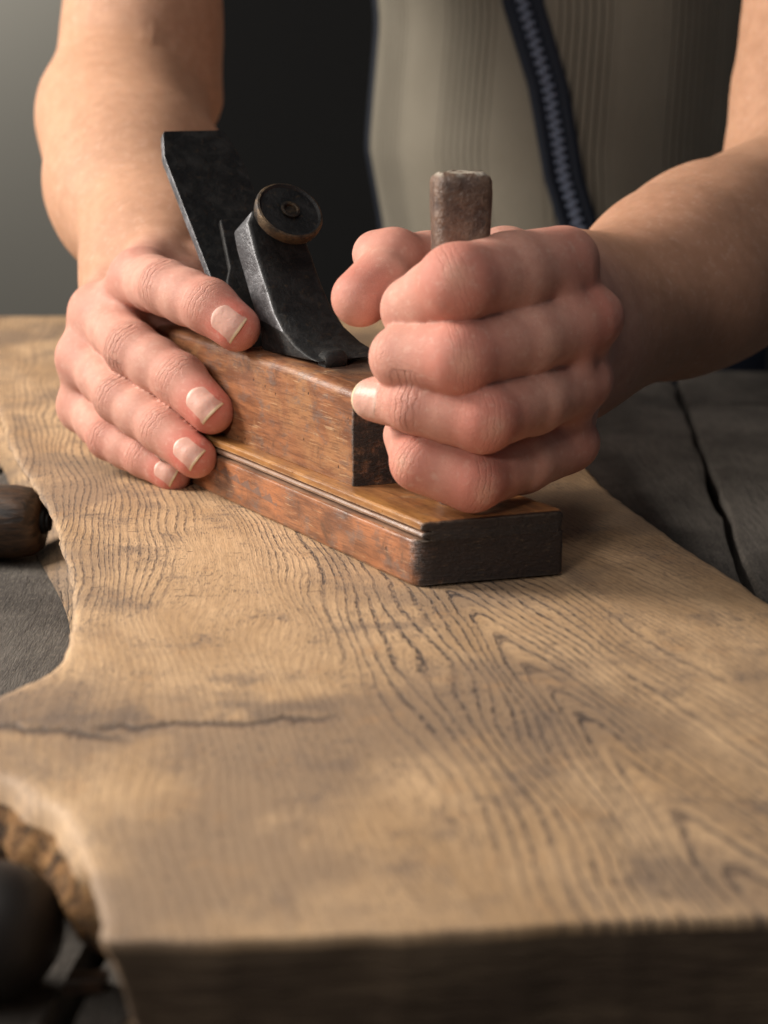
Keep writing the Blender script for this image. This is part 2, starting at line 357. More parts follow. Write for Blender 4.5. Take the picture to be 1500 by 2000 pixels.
nout /= np.linalg.norm(nout, axis=1)[:, None]
isleft = seg < nl - 1; isfront = (seg >= nl - 1) & (seg < nl + nf); isbark = (seg >= nl - 9) & (seg < nl - 1) & (pts[:, 1] > 29.5)
slope = np.where(isfront, -.12, np.where(isbark, 1.05, np.where(isleft, -1.4, .35)))
slope = np.where(isleft & (pts[:, 1] < 31.5) & (pts[:, 1] < 29.6), -1.5, slope)
slope = np.where(isleft & (pts[:, 1] > 36.5) & (pts[:, 1] < 60), -2.1, slope)
for _ in range(5): slope = (slope + np.roll(slope, 1) + np.roll(slope, -1)) / 3
rough = np.array([fbm(p[0] * .9, p[1] * .9, 0) * .16 + fbm(p[0] * 3.1, p[1] * 3.1, 4) * .05 for p in pts])
rings = []
def ring(off, z, amp, zn=0.):
    r = []
    for i in range(N):
        a = amp * (.5 if isfront[i] else (1. if isbark[i] else .55))
        q = pts[i] + nout[i] * (off[i] + rough[i] * a)
        r.append((q[0], q[1], z + zn * rough[i] * 1.2))
    return r
full = lambda v: np.full(N, v)
lead = np.where(isfront, .06, .20)
for _ in range(6): lead = (lead + np.roll(lead, 1) + np.roll(lead, -1)) / 3
def under(k, kb):
    o_ = np.where(isbark, kb, slope * k if k > 0 else k)
    for _ in range(8): o_ = (o_ + np.roll(o_, 1) + np.roll(o_, -1)) / 3
    return o_
rings = [ring(-lead * 2.2, 0, .6), ring(-lead * 1.1, -.012, .6), ring(-lead * .3, -.07, .8), ring(full(.0) + slope * .06, -.2, 1.),
         ring(slope * .22, -.5, 1.3), ring(slope * .5, -1.1, 1.7), ring(under(.85, .25), -1.9, 2.), ring(under(1., -1.1), -2.6, 1.6), ring(under(-.3, -1.6), -3.14, 0.)]
V, Fc = loft(rings, caps=False)
board = mesh('live_edge_board', V, Fc, OAK); me = board.data
bm = bmesh.new(); bm.from_mesh(me); bm.verts.ensure_lookup_table()
from mathutils.geometry import tessellate_polygon
for st in (0, 8 * N):
    ring_v = [bm.verts[st + i] for i in range(N)]
    for t3 in tessellate_polygon([[v.co * 100 for v in ring_v]]):
        try: bm.faces.new([ring_v[k] for k in t3])
        except ValueError: pass
bmesh.ops.recalc_face_normals(bm, faces=bm.faces)
for f in bm.faces: f.smooth = abs(f.normal.z) < .999
bm.to_mesh(me); bm.free()
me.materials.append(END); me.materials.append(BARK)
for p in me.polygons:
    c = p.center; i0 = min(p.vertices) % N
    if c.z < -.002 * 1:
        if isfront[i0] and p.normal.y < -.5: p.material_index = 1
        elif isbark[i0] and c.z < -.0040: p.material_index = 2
tag(board, 'thick live edge oak board with dark grain lying across the workbench', 'wooden board')

# ------------------------------------------------------------------ HAND PLANE (local frame: x across, y along, z up)
rz = math.atan2(PW[1], PW[0])
plane = empty('hand_plane', PO, rz); tag(plane, 'old wooden moulding plane with dark steel iron and upright front grip', 'hand plane')
SK = -.205     # skew of the front cuts: a changes by SK per cm of b
LOWM = mat_planewood(False); UPM = mat_planewood(True)
def prism(name, prof, a0, a1, skew, mat, nst=40, bev=.05, wob=.012, seed=0, corner=None):
    rings = []
    for i in range(nst + 1):
        t = i / nst; r = []
        for j, (b, z) in enumerate(prof):
            a = a0 + (a1 - a0) * t + skew * b * (1 - t)
            bb = b
            if corner and a < corner: # rounded vertical arris on the near left and right ends
                k = (corner - a + 0) / corner
                pass
            w = wob * fbm(a * .7 + seed, b * 2, z * 2)
            r.append((bb + w, a, z + wob * .6 * fbm(a * .5 + 3, b, z + seed)))
        rings.append(r)
    V, Fc = loft(rings); o = mesh(name, V, Fc, mat, plane, smooth=True); fixn(o); autosmooth(o, 28, bev, 3); return o
WB = 4.42
prof_low = [(.05, .03), (0, .12), (0, 1.29), (.03, 1.35), (.10, 1.385), (.34, 1.39), (.35, 1.44), (.20, 1.455), (.12, 1.50), (.11, 1.56), (.15, 1.62), (.22, 1.645), (.36, 1.65),
            (.36, 1.69), (.12, 1.70), (.07, 1.73), (.07, 1.91), (.13, 1.965), (.30, 1.97), (4.30, 1.97), (4.40, 1.91), (WB, 1.75), (WB - .06, 1.36), (WB, 1.32), (WB, .12), (4.38, .03)]
def lower():
    rings = []; st = [0, .02, .05, .1, .16, .24, .34, .46, .6] + list(np.linspace(.9, 25.5, 70))
    for s in st:
        r = []
        for (b, z) in prof_low:
            # rounded upright corners at the near end
            rc = .62 if z < 1.36 else .16; bb = b
            if b < 2:
                k = max(0, rc - s); inset = rc - math.sqrt(max(0, rc * rc - k * k)) if k < rc else rc
                bb = max(b, b + inset * (1 - min(1, b / 1.2)))
            else:
                rc2 = .26; k = max(0, rc2 - s); inset = rc2 - math.sqrt(max(0, rc2 * rc2 - k * k)); bb = b - inset
            a = s + SK * b * max(0, 1 - s / 12.)
            w = .014 * fbm(a * .8, b * 2, z * 2)
            zz = z + .008 * fbm(a * .5 + 3, b, z)
            if s < .3 and z < .16: zz += (.3 - s) * .22
            if s < .22 and z > 1.85: zz -= (.22 - s) * .22 * (1 + .6 * fbm(b * 2, 1, 5)); 
            if s < .22 and z > 1.85: a += 0
            if s < .3 : a += .05 * fbm(b * 1.7, z * 3., 7)
            r.append((bb + w, a, zz))
        rings.append(r)
    V, Fc = loft(rings); o = mesh('stock', V, Fc, LOWM, plane); fixn(o); autosmooth(o, 30, .05, 3); return o
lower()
# upper body with a worn, slightly hollow top and an open throat
def upper():
    rings = []; b0, b1 = .58, 3.95
    for a in list(np.linspace(4.86, 5.3, 4)) + list(np.linspace(5.6, 25., 60)):
        zt = 4.93 + .22 * min(1, (a - 4.86) / 4.) + .03 * math.sin(a * .5)
        t = max(0, 1 - (a - 4.86) / 6)
        prof = [(b0, 1.955), (b0, 3.4), (b0 + .01, zt - .34), (b0 + .05, zt - .17), (b0 + .16, zt - .05), (b0 + .32, zt), (1.5, zt - .02 - .12 * t), (2.6, zt - .02 - .14 * t), (b1 - .3, zt), (b1 - .1, zt - .08), (b1, zt - .3), (b1, 1.955)]
        rings.append([(b + .012 * fbm(a * .6, z * 1.5, 3), a + SK * b * t + (.02 * fbm(b * 2, z * 2) if t > .97 else 0), z) for b, z in prof])
    V, Fc = loft(rings); o = mesh('body', V, Fc, UPM, plane); fixn(o); autosmooth(o, 40, .05, 3); return o
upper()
# iron
AL = math.radians(47); ca, sa = math.cos(AL), math.sin(AL)
def ip(s, b, h): return (b, 13.2 + s * ca - h * sa, 5.1 + s * sa + h * ca)
IRON = mat_metal('blackened_steel', (.010, .010, .010), (.034, .032, .030), (.10, .06, .03), .52, .5, .5)
EDGE = mat_metal('bare_steel_edge', (.11, .11, .115), (.20, .20, .21), (.10, .07, .05), .4, .3, .7)
out = [(-2.4, .92), (8.25, .92), (8.45, .93), (9.5, 1.22), (9.62, 1.32), (9.62, 3.55), (9.5, 3.68), (8.4, 3.92), (8.2, 3.94), (-2.4, 3.94)]
V = [ip(s, b, 0) for s, b in out] + [ip(s, b, -.32) for s, b in out]; n = len(out)
Fc = [tuple(range(n)), tuple(range(n, 2 * n))[::-1]] + [(i, i + n, (i + 1) % n + n, (i + 1) % n) for i in range(n)]
o = mesh('iron', V, Fc, IRON, plane, smooth=False); fixn(o); o.data.materials.append(EDGE)
for p in o.data.polygons:
    if p.normal.x < -.6: p.material_index = 1
autosmooth(o, 30, .03, 2)
# chip breaker lying on the iron with a bevelled, chipped left edge
ob = [(-1.8, 1.1), (1.2, 1.1), (1.7, 1.02), (2.6, 1.28), (3.1, 1.55), (5.2, 1.9), (5.2, 3.1), (3.1, 3.6), (1.7, 3.86), (-1.8, 3.86)]
V = [ip(s, b, .38) for s, b in ob] + [ip(s, b + (.04 if b < 2.4 else -.04), .06) for s, b in ob]; n = len(ob)
Fc = [tuple(range(n)), tuple(range(n, 2 * n))[::-1]] + [(i, i + n, (i + 1) % n + n, (i + 1) % n) for i in range(n)]
o = mesh('chip_breaker', V, Fc, IRON, plane, smooth=False); fixn(o); autosmooth(o, 30, .05, 2)
# lever cap
CAPM = mat_metal('dark_cast_steel', (.008, .008, .008), (.024, .023, .022), (.09, .06, .03), .52, .5, .4)
fr = [(13.35, 9.72), (13.2, 9.66), (12.97, 9.3), (12.3, 8.3), (11.53, 7.25), (11.0, 6.5), (10.4, 5.95), (9.6, 5.55), (8.9, 5.35), (8.3, 5.24)]
bk = [(13.6, 9.5), (13.9, 9.25), (14.08, 8.9), (13.75, 8.35), (13.38, 7.8), (12.8, 6.9), (12.35, 6.2), (12.2, 5.7), (12.2, 5.3), (12.2, 5.08)]
bl = [1.95, 1.55, 1.26, 1.2, 1.2, 1.2, 1.22, 1.26, 1.3, 1.34]; br = [2.6, 3.0, 3.22, 3.3, 3.32, 3.42, 3.55, 3.7, 3.8, 3.85]
rings = []
for (fa, fz), (ba, bz), l_, r_ in zip(fr, bk, bl, br):
    e = .1
    rings.append([(l_, ba, bz), (l_, fa + e * .8, fz - e * .2), (l_ + e, fa, fz), ((l_ + r_) / 2, fa - .02, fz + .02), (r_ - e, fa, fz), (r_, fa + e, fz - e * .2), (r_, ba, bz)])
V, Fc = loft(rings); o = mesh('lever_cap', V, Fc, CAPM, plane); fixn(o); o.data.materials.append(EDGE)
for p in o.data.polygons:
    if p.normal.x < -.75 and p.center.z > .0605: p.material_index = 1
autosmooth(o, 35, .06, 3)
# pivot lug at the foot of the cap, half hidden in its notch
V = []; rr = []
for x_ in (1.62, 1.72, 2.3, 2.4):
    r0 = .28 if x_ in (1.62, 2.4) else .34
    rr.append([(x_, 8.55 + r0 * math.cos(t), 5.20 + r0 * math.sin(t)) for t in np.linspace(0, 2 * math.pi, 24, endpoint=False)])
V, Fc = loft(rr); o = mesh('pivot_pin', V, Fc, CAPM, plane); fixn(o); autosmooth(o, 40)
# thumb screw
def lathe(prof, cen, ax, seg=64):
    ax = np.array(ax, float); ax /= np.linalg.norm(ax); e1 = np.cross(ax, [0, .3, 1.]); e1 /= np.linalg.norm(e1); e2 = np.cross(ax, e1); cen = np.array(cen, float)
    rings = [[cen + ax * h + (e1 * math.cos(t) + e2 * math.sin(t)) * max(r, 1e-4) for t in np.linspace(0, 2 * math.pi, seg, endpoint=False)] for r, h in prof]
    return loft(rings)
nI = (0, -sa, ca); kc = np.array([2.3, 11.9, 9.75]); nrm_k = np.array(nI)
BR = mat_metal('tarnished_brass', (.03, .024, .02), (.12, .08, .045), (.26, .165, .085), .5, .5, .7)
kprof = [(0.0, -.42), (1.06, -.42), (1.15, -.36), (1.18, -.2), (1.18, -.08), (1.14, .0), (1.08, .03), (1.03, .0), (1.0, -.04), (.5, -.05), (0, -.05)]
V, Fc = lathe(kprof, kc, nI); o = mesh('thumb_screw', V, Fc, BR, plane); fixn(o); o.data.materials.append(CAPM)
for p in o.data.polygons:
    q = np.array(p.center) * 100 - kc; 
    rad = np.linalg.norm(q - (q @ nrm_k) * nrm_k)
    if rad < 1.07 and q @ nrm_k > -.2: p.material_index = 1
autosmooth(o, 30)
V, Fc = lathe([(.26, -.1), (.33, .02), (.33, .06), (.26, .08), (.21, .06), (.19, -.03), (0, -.03)], kc, nI); r_ = mesh('screw_ring', V, Fc, BR, plane); fixn(r_); autosmooth(r_, 30)
V, Fc = lathe([(.33, -3.2), (.33, -.43), (.5, -.43), (.5, -.40)], kc, nI); r_ = mesh('screw_shank', V, Fc, CAPM, plane); fixn(r_)
# upright grip
hb, ha = 2.30, 1.60
def grip():
    rings = []
    for z in list(np.linspace(1.93, 11.45, 72)):
        t = (z - 1.93) / 9.5
        w = .765 - .20 * max(0, 1 - (z - 1.93) / 1.6) + .055 * max(0, (t - .8) / .2) + .04 * math.sin(t * 9)
        if z > 11.27: w -= (z - 11.27) * .9
        if z > 11.4: w -= .03
        r = []
        for th in np.linspace(0, 2 * math.pi, 48, endpoint=False):
            n_ = 4.2; c_, s_ = math.cos(th), math.sin(th); k = (abs(c_) ** n_ + abs(s_) ** n_) ** (-1 / n_)
            k *= w * (1 + .035 * fbm(c_ * 1.3, s_ * 1.3, z * .9) + .012 * fbm(c_ * 4, s_ * 4, z * 3))
            rot = -rz + .12; x_ = k * c_ * math.cos(rot) - k * s_ * math.sin(rot) * .9; y_ = k * c_ * math.sin(rot) + k * s_ * math.cos(rot) * .9
            zz = z + (.05 * fbm(x_ * 1.5, y_ * 1.5, 3) if z > 11.1 else 0)
            r.append((hb + x_, ha + y_, zz))
        rings.append(r)
    c0 = rings[-1]; cc = np.mean(c0, 0)
    for k in (.8, .5, .2): rings.append([tuple(cc + (np.array(p) - cc) * k + np.array([0, 0, .02 - .05 * k + .03 * fbm(p[0] * 2 * k, p[1] * 2 * k)])) for p in c0])
    return loft(rings)
V, Fc = grip(); o = mesh('grip', V, Fc, mat_horn(), plane); fixn(o); autosmooth(o, 50)

# ------------------------------------------------------------------ PERSON (signed distance body meshed as one surface, cm)
def axis_grid(lo, hi, f0, f1, fine, coarse):
    a = [f0]; h = fine
    while a[-1] > lo: h = min(coarse, h * 1.10); a.append(a[-1] - h)
    a = a[::-1]; a += list(np.arange(f0 + fine, f1, fine)); h = fine
    while a[-1] < hi: h = min(coarse, h * 1.10); a.append(a[-1] + h)
    return np.array(a, dtype=np.float32)
FINE = .068
xs = axis_grid(-26, 42, -12.3, 9.4, FINE, .6); ys = axis_grid(44, 128, 45.6, 67.5, FINE, .6); zs = axis_grid(-12, 48, .0, 9.6, FINE, .6)
nx, ny, nz = len(xs), len(ys), len(zs)
def smin(a, b, k):
    h = np.maximum(k - np.abs(a - b), 0) / k; return np.minimum(a, b) - h * h * k * .25
def box_of(prims, pad):
    P = np.array([q for p in prims for q in (p[0], p[1])]); R = max(max(p[2], p[3]) for p in prims) + pad
    lo, hi = P.min(0) - R, P.max(0) + R
    sl = []
    for A, l, h_ in zip((xs, ys, zs), lo, hi): sl.append(slice(max(0, np.searchsorted(A, l) - 1), min(len(A), np.searchsorted(A, h_) + 1)))
    return tuple(sl)
def cap_sdf(p, sl):
    a, b = np.array(p[0], np.float32), np.array(p[1], np.float32); ab = b - a; L2 = float(ab @ ab) + 1e-9
    X = xs[sl[0]][:, None, None] - a[0]; Y_ = ys[sl[1]][None, :, None] - a[1]; Z_ = zs[sl[2]][None, None, :] - a[2]
    t = np.clip((X * ab[0] + Y_ * ab[1] + Z_ * ab[2]) / L2, 0, 1)
    d = np.sqrt((X - t * ab[0]) ** 2 + (Y_ - t * ab[1]) ** 2 + (Z_ - t * ab[2]) ** 2)
    return (d - (p[2] + (p[3] - p[2]) * t)).astype(np.float32)
def sub_sl(inner, outer): return tuple(slice(i.start - o.start, i.stop - o.start) for i, o in zip(inner, outer))
def union_field(prims, k, sl, pad=.3):
    Fd = np.full([s.stop - s.start for s in sl], 9., np.float32)
    for p in prims:
        kk = p[4] if len(p) > 4 else k
        s2 = box_of([p], kk + pad); s2 = tuple(slice(max(a.start, b.start), min(a.stop, b.stop)) for a, b in zip(s2, sl))
        if any(a.stop <= a.start for a in s2): continue
        q = sub_sl(s2, sl); Fd[q] = smin(Fd[q], cap_sdf(p, s2), kk)
    return Fd
FIELD = np.full((nx, ny, nz), 9., np.float32)
def chain(pts, rad, extra=()):
    return [(pts[i], pts[i + 1], rad[i], rad[i + 1]) for i in range(len(pts) - 1)] + list(extra)
def solve(Q, px, py, L, near=False):
    r = ray(px, py); d = CAM - Q; a = r @ r; b = 2 * d @ r; c = d @ d - L * L; disc = b * b - 4 * a * c
    t = (-b / (2 * a)) if disc < 0 else ((-b + (-1 if near else 1) * math.sqrt(disc)) / (2 * a))
    return CAM + r * t
joints = []   # (pos, axis, dorsal, r, kind)
nails = []
def unit(v): v = np.array(v, float); return v / np.linalg.norm(v)
def finger(J, R, dors, crease=(1., 1.), red=(1., .8, .9), mid=.975, prox=None):
    """J: MCP, PIP, DIP, tip ; R radii. Adds bony waist points between the joints."""
    J = [np.array(j, float) for j in J]; pts, rad = [J[0]], [R[0]]
    for i in range(len(J) - 1):
        m = .5 * (J[i] + J[i + 1]); 
        if i < len(J) - 2: pts.append(m - dors * .05); rad.append(.5 * (R[i] + R[i + 1]) * (prox if prox and i == 0 else mid))
        pts.append(J[i + 1]); rad.append(R[i + 1])
    for i in range(1, len(J) - 1):
        e1, e2 = unit(J[i] - J[i - 1]), unit(J[i + 1] - J[i]); ax = unit(e1 + e2); bend = e1 - e2
        d_ = dors * .35 + bend; d_ = unit(d_ - (d_ @ ax) * ax)
        joints.append((J[i], ax, d_, R[i], crease[i - 1] if i - 1 < len(crease) else .5, red[i]))
    joints.append((J[-1], unit(J[-1] - J[-2]), dors, R[-1], 0, red[-1] if len(red) > len(J) - 1 else .9))
    joints.append((J[0], unit(J[1] - J[0]), dors, R[0], .0, red[0]))
    return chain(pts, rad)

# ---- person's left hand, the fist round the grip (on the right of the picture)
dF = unit((-.1, -1, .25))
fi = finger([onY(1090, 520, 51.2), onY(892, 553, 47.55), onY(808, 604, 48.9), onY(800, 590, 50.6)], [1.14, 1.05, .88, .72], dF, (.14, .2), (.6, .9, .2, .2), prox=1.05)
fm = finger([onY(1138, 625, 51.2), onY(893, 698, 47.3), onY(785, 698, 48.1), onY(777, 690, 50.0)], [1.03, 1.02, .86, .72], dF, (.14, .2), (.9, .9, .3, .2), prox=1.06)
fr_ = finger([onY(1128, 745, 51.6), onY(942, 818, 47.3), onY(812, 792, 47.75), onY(732, 780, 48.75)], [.95, .92, .76, .64], dF, (.16, .75), (.5, 1., .5, .3), prox=1.05)
fp = finger([onY(1108, 868, 51.8), onY(922, 936, 47.9), onY(820, 902, 48.1), onY(792, 850, 49.8)], [.84, .89, .80, .66], dF, (.18, .3), (.6, 1., .8, .3), prox=1.04)
th = [onY(1010, 560, 57.), onY(900, 508, 54.4), onY(772, 506, 51.6), onY(706, 582, 50.2)]
ft = finger(th, [1.2, .95, .80, .74], unit((-.2, .2, 1)), (.2, .1), (.2, .7, .6, 1.3))
ft += [(onY(748, 545, 50.7), onY(702, 582, 50.), .84, .80), (onY(765, 500, 51.6), onY(735, 497, 51.9), .78, .72)]
WR = onY(1115, 625, 61.)
k1, k2, k3, k4 = fi[0][0], fm[0][0], fr_[0][0], fp[0][0]
for f_, off, ra, rb in ((fi, (.25, .3, .12), 1.12, .98), (fm, (.42, .35, .03), 1.06, .82), (fr_, (.30, .3, .02), .96, .78), (fp, (.25, .3, 0), .90, .74)):
    k_, pip = f_[0][0], f_[2][0]
    f_.append((k_ + (pip - k_) * .5, k_ + np.array(off), ra, rb, .18))
palmL = [(k1, WR + np.array([-.3, 0, 1.2]), .84, 1.7), (k2, WR + np.array([0, 0, .4]), .82, 1.75), (k3, WR + np.array([0, 0, -.6]), .80, 1.7), (k4, WR + np.array([-.2, 0, -1.6]), .74, 1.5),
         (k1 + np.array([-1.4, 2.2, -.3]), k4 + np.array([-1.2, 2.6, .5]), 1.3, 1.25), (th[0], WR + np.array([-.5, 0, .3]), 1.3, 1.6), (k4 + np.array([-1.6, .6, .1]), WR + np.array([-.6, 0, -1.4]), 1.0, 1.4),
         (k1, k2, .66, .66, .25), (k2, k3, .64, .64, .25), (k3, k4, .6, .6, .25),
         (k1 + unit(fi[1][1] - k1) * .9, k2 + unit(fm[1][1] - k2) * .9, .92, .90, .2), (k1 + np.array([.1, .4, 0]), k2 + np.array([.1, .4, 0]), .92, .88, .2), (k2 + unit(fm[1][1] - k2) * .7, k3 + unit(fr_[1][1] - k3) * .7, .88, .82, .2), (k2 + np.array([.1, .4, 0]), k3 + np.array([.1, .4, 0]), .84, .78, .2), (k3 + unit(fr_[1][1] - k3) * .4, k4 + unit(fp[1][1] - k4) * .4, .76, .72, .2)]
knL = [(k2 + np.array([.42, .35, .03]), k2 + np.array([.35, .8, .03]), .74, .70, .45), (k3 + np.array([.30, .3, .02]), k3 + np.array([.25, .8, 0]), .68, .64, .45), (k4 + np.array([.25, .3, 0]), k4 + np.array([.2, .8, 0]), .66, .60, .45), (k1 + np.array([.3, .6, .2]), k1 + np.array([.3, 1.1, .2]), .8, .75, .45)]
# forearm and upper arm
E2 = onY(1562, 455, 79.); S2 = np.array([27., 104., 42.])
armL = [(WR + np.array([-.1, 0, .1]), E2 + (WR - E2) * .55, 2.1, 3.0), (WR + np.array([.0, 0, -.9]), E2 + (WR - E2) * .5, 2.1, 3.1), (E2 + (WR - E2) * .6, E2, 3.1, 4.1), (E2 + (WR - E2) * .4 + np.array([0, 0, .6]), E2 + (WR - E2) * .1 + np.array([0, 0, .3]), 3.2, 3.9)]
upL = [(E2 + np.array([.4, 1., .5]), E2 + np.array([1.6, 5., 6.]), 4.1, 3.9), (E2 + np.array([1.6, 5., 6.]), S2, 3.9, 5.)]
# ---- person's right hand, lying along the side of the plane (left of the picture)
dR = unit((-.55, -.55, .62))
def fromtip(tip, specs):
    P = [tip]
    for px, py, L in specs: P.append(solve(P[-1], px, py, L))
    return P[::-1]
i_tip = onZ(462, 640, 5.95); m_tip = onSide(412, 803, -.02); r_tip = onSide(382, 893, -.62); p_tip = onSide(338, 928, -.68)
Ji = fromtip(i_tip, [(408, 598, 1.35), (325, 562, 2.3), (275, 545, 4.2)])
Jm = fromtip(m_tip, [(352, 742, 1.9), (258, 682, 2.7), (196, 614, 4.3)])
Jr = fromtip(r_tip, [(318, 838, 1.9), (235, 778, 2.6), (170, 700, 4.1)])
Jp = fromtip(p_tip, [(283, 892, 1.5), (213, 855, 2.0), (166, 794, 3.4)])
gi = finger(Ji, [1.0, .93, .90, .80], dR, (.8, .25), (.5, .25, .4, 1.5), 1.)
gm = finger(Jm, [.97, .97, .90, .80], dR, (.9, .3), (.4, .25, .35, 1.5), 1.)
gr = finger(Jr, [.94, .90, .82, .73], dR, (.9, .3), (.4, .25, .35, 1.6), 1.)
gp = finger(Jp, [.86, .77, .71, .63], dR, (.8, .3), (.4, .5, .5, 1.6), 1.)
WL = onY(290, 505, 71.)
q1, q2, q3, q4 = Ji[0], Jm[0], Jr[0], Jp[0]
palmR = [(q1, WL + np.array([1., 0, .2]), 1.0, 1.7), (q2, WL + np.array([.2, 0, .2]), 1.0, 1.7), (q3, WL + np.array([-.5, 0, -.4]), .98, 1.7), (q4, WL + np.array([-.8, 0, -1.]), .88, 1.5),
         (q1, q2, .85, .85), (q2, q3, .82, .80), (q3, q4, .78, .74),
         (q1 + np.array([.8, 1.2, -1.0]), q4 + np.array([.9, 1.2, -.2]), 1.1, 1.0), (WL, q1 + np.array([1.4, 2., -.6]), 1.8, 1.2)]
knR = [(q1 + dR * .1, q1 + dR * .1 + np.array([0, .3, 0]), .86, .8, .4), (q2 + np.array([-.24, -.0, .18]), q2 + np.array([-.2, .3, .18]), .80, .76, .4), (q3 + np.array([-.24, 0, .1]), q3 + np.array([-.2, .3, .1]), .78, .74, .4), (q4 + np.array([-.2, 0, .05]), q4 + np.array([-.1, .3, .05]), .72, .68, .4)]
tbR = [q1 + np.array([2.1, 3.4, -.2]), q1 + np.array([4.2, 2.4, -.9]), q1 + np.array([5.6, .4, -1.2])]
for_t = finger([WL + np.array([1.2, -1.5, -.4])] + tbR, [1.2, 1.05, .9, .8], unit((0, .6, 1)), (0, 0), (0, 0, 0, 0))
E1 = onY(222, 225, 90.); S1 = np.array([-13., 112., 42.])
armR = [(WL, E1 + (WL - E1) * .55, 2.15, 3.2), (WL + np.array([1.1, 0, -.3]), E1 + (WL - E1) * .5 + np.array([1.0, 0, -.4]), 2.1, 3.0), (E1 + (WL - E1) * .6, E1 + np.array([.0, 0, 0]), 3.3, 3.9), (E1 + (WL - E1) * .45 + np.array([.8, 0, -.2]), E1 + np.array([1.0, 0, -.2]), 3.3, 3.5)]
up0 = onY(275, 60, 93.)
upR = [(E1 + np.array([.2, 1.2, .4]), up0, 3.7, 3.9), (up0, S1, 4.0, 5.), (E1 + np.array([2.6, 2.0, 1.]), up0 + np.array([.6, 0, 1.]), 2.8, 3.6)]
TC = np.array([12.5, 117.])
trunk = [((TC[0], TC[1], -10), (TC[0], TC[1] + 1, 34), 7.5, 8.), (S1, (2., 117, 43), 5., 6.5, 3.), ((2., 117, 43), (18., 117, 43), 6.5, 6.5, 3.), ((18., 117, 43), S2, 6.5, 5., 3.)]

def build_side(palm, kn, arm, up, fingers, kf):
    P = [(p if len(p) > 4 else p + (.7,)) for p in palm] + [p + (2.2,) for p in arm] + [p + (.6,) for p in up]
    sl = box_of(P + list(kn), 5.); B = union_field(P, 1., sl, 2.6)
    for p in kn:
        s2 = box_of([p], 1.); s2 = tuple(slice(max(a.start, b.start), min(a.stop, b.stop)) for a, b in zip(s2, sl)); q = sub_sl(s2, sl); B[q] = smin(B[q], cap_sdf(p, s2), .3)
    FIELD[sl] = np.minimum(FIELD[sl], B)
    for f in fingers:
        s3 = box_of(f, .8)
        Ff = union_field(f, .30, s3)
        Bs = np.full(Ff.shape, 9., np.float32)
        s4 = tuple(slice(max(a.start, b.start), min(a.stop, b.stop)) for a, b in zip(s3, sl))
        if all(a.stop > a.start for a in s4): Bs[sub_sl(s4, s3)] = B[sub_sl(s4, sl)]
        FIELD[s3] = np.minimum(FIELD[s3], smin(Bs, Ff, kf))
build_side(palmL, knL, armL, upL, [fi, fm, fr_, fp, ft], .3)
build_side(palmR, knR, armR, upR, [gi, gm, gr, gp, for_t], .55)
sl = box_of(trunk, 4.); FIELD[sl] = smin(FIELD[sl], union_field(trunk, 4., sl), 3.)

def nets(Fd):
    S = (Fd < 0).astype(np.uint8)
    c = S[:-1, :-1, :-1].copy()
    for d in [(0, 0, 1), (0, 1, 0), (0, 1, 1), (1, 0, 0), (1, 0, 1), (1, 1, 0), (1, 1, 1)]:
        c += S[d[0]:nx - 1 + d[0], d[1]:ny - 1 + d[1], d[2]:nz - 1 + d[2]]
    I, J, K = np.nonzero((c > 0) & (c < 8)); del c
    flat = (I.astype(np.int64) * ny + J) * nz + K
    acc = np.zeros((len(I), 3)); cnt = np.zeros(len(I))
    AX = (xs.astype(float), ys.astype(float), zs.astype(float)); idx = (I, J, K)
    for ax in range(3):
        o1, o2 = [k for k in range(3) if k != ax]
        for u in (0, 1):
            for v in (0, 1):
                a = [I.copy(), J.copy(), K.copy()]; a[o1] = a[o1] + u; a[o2] = a[o2] + v; b = [q.copy() for q in a]; b[ax] = b[ax] + 1
                fa = Fd[a[0], a[1], a[2]].astype(float); fb = Fd[b[0], b[1], b[2]].astype(float); m = (fa < 0) != (fb < 0)
                t = np.where(m, fa / np.where(m, fa - fb, 1), 0)
                P = np.zeros((len(I), 3))
                P[:, ax] = AX[ax][a[ax]] * (1 - t) + AX[ax][b[ax]] * t; P[:, o1] = AX[o1][a[o1]]; P[:, o2] = AX[o2][a[o2]]
                acc += P * m[:, None]; cnt += m
    V = acc / cnt[:, None]
    quads = []
    for ax in range(3):
        o1, o2 = (ax + 1) % 3, (ax + 2) % 3
        a = [I, J, K]; b = [I.copy(), J.copy(), K.copy()]; b[ax] = b[ax] + 1
        fa = S[I, J, K]; fb = S[b[0], b[1], b[2]]; m = (fa != fb) & (a[o1] > 0) & (a[o2] > 0)
        sel = np.nonzero(m)[0]; st = [ny * nz, nz, 1]
        f0 = flat[sel]; f1 = f0 - st[o1]; f2 = f1 - st[o2]; f3 = f0 - st[o2]
        q = np.stack([np.searchsorted(flat, f) for f in (f0, f1, f2, f3)], 1)
        ok = np.all(np.stack([flat[np.clip(q[:, k], 0, len(flat) - 1)] == f for k, f in enumerate((f0, f1, f2, f3))], 1), 1)
        flip = fa[sel] == 0
        q[flip] = q[flip][:, ::-1]; quads.append(q[ok])
    return V, np.concatenate(quads)
def sample(P):
    P = np.atleast_2d(P); r = 0; ii = []; tt = []
    for A, c in zip((xs, ys, zs), P.T):
        i = np.clip(np.searchsorted(A, c) - 1, 0, len(A) - 2); ii.append(i); tt.append(np.clip((c - A[i]) / (A[i + 1] - A[i]), 0, 1))
    for dx_ in (0, 1):
        for dy_ in (0, 1):
            for dz_ in (0, 1):
                w = (tt[0] if dx_ else 1 - tt[0]) * (tt[1] if dy_ else 1 - tt[1]) * (tt[2] if dz_ else 1 - tt[2])
                r = r + w * FIELD[ii[0] + dx_, ii[1] + dy_, ii[2] + dz_]
    return r
BV, BQ = nets(FIELD)
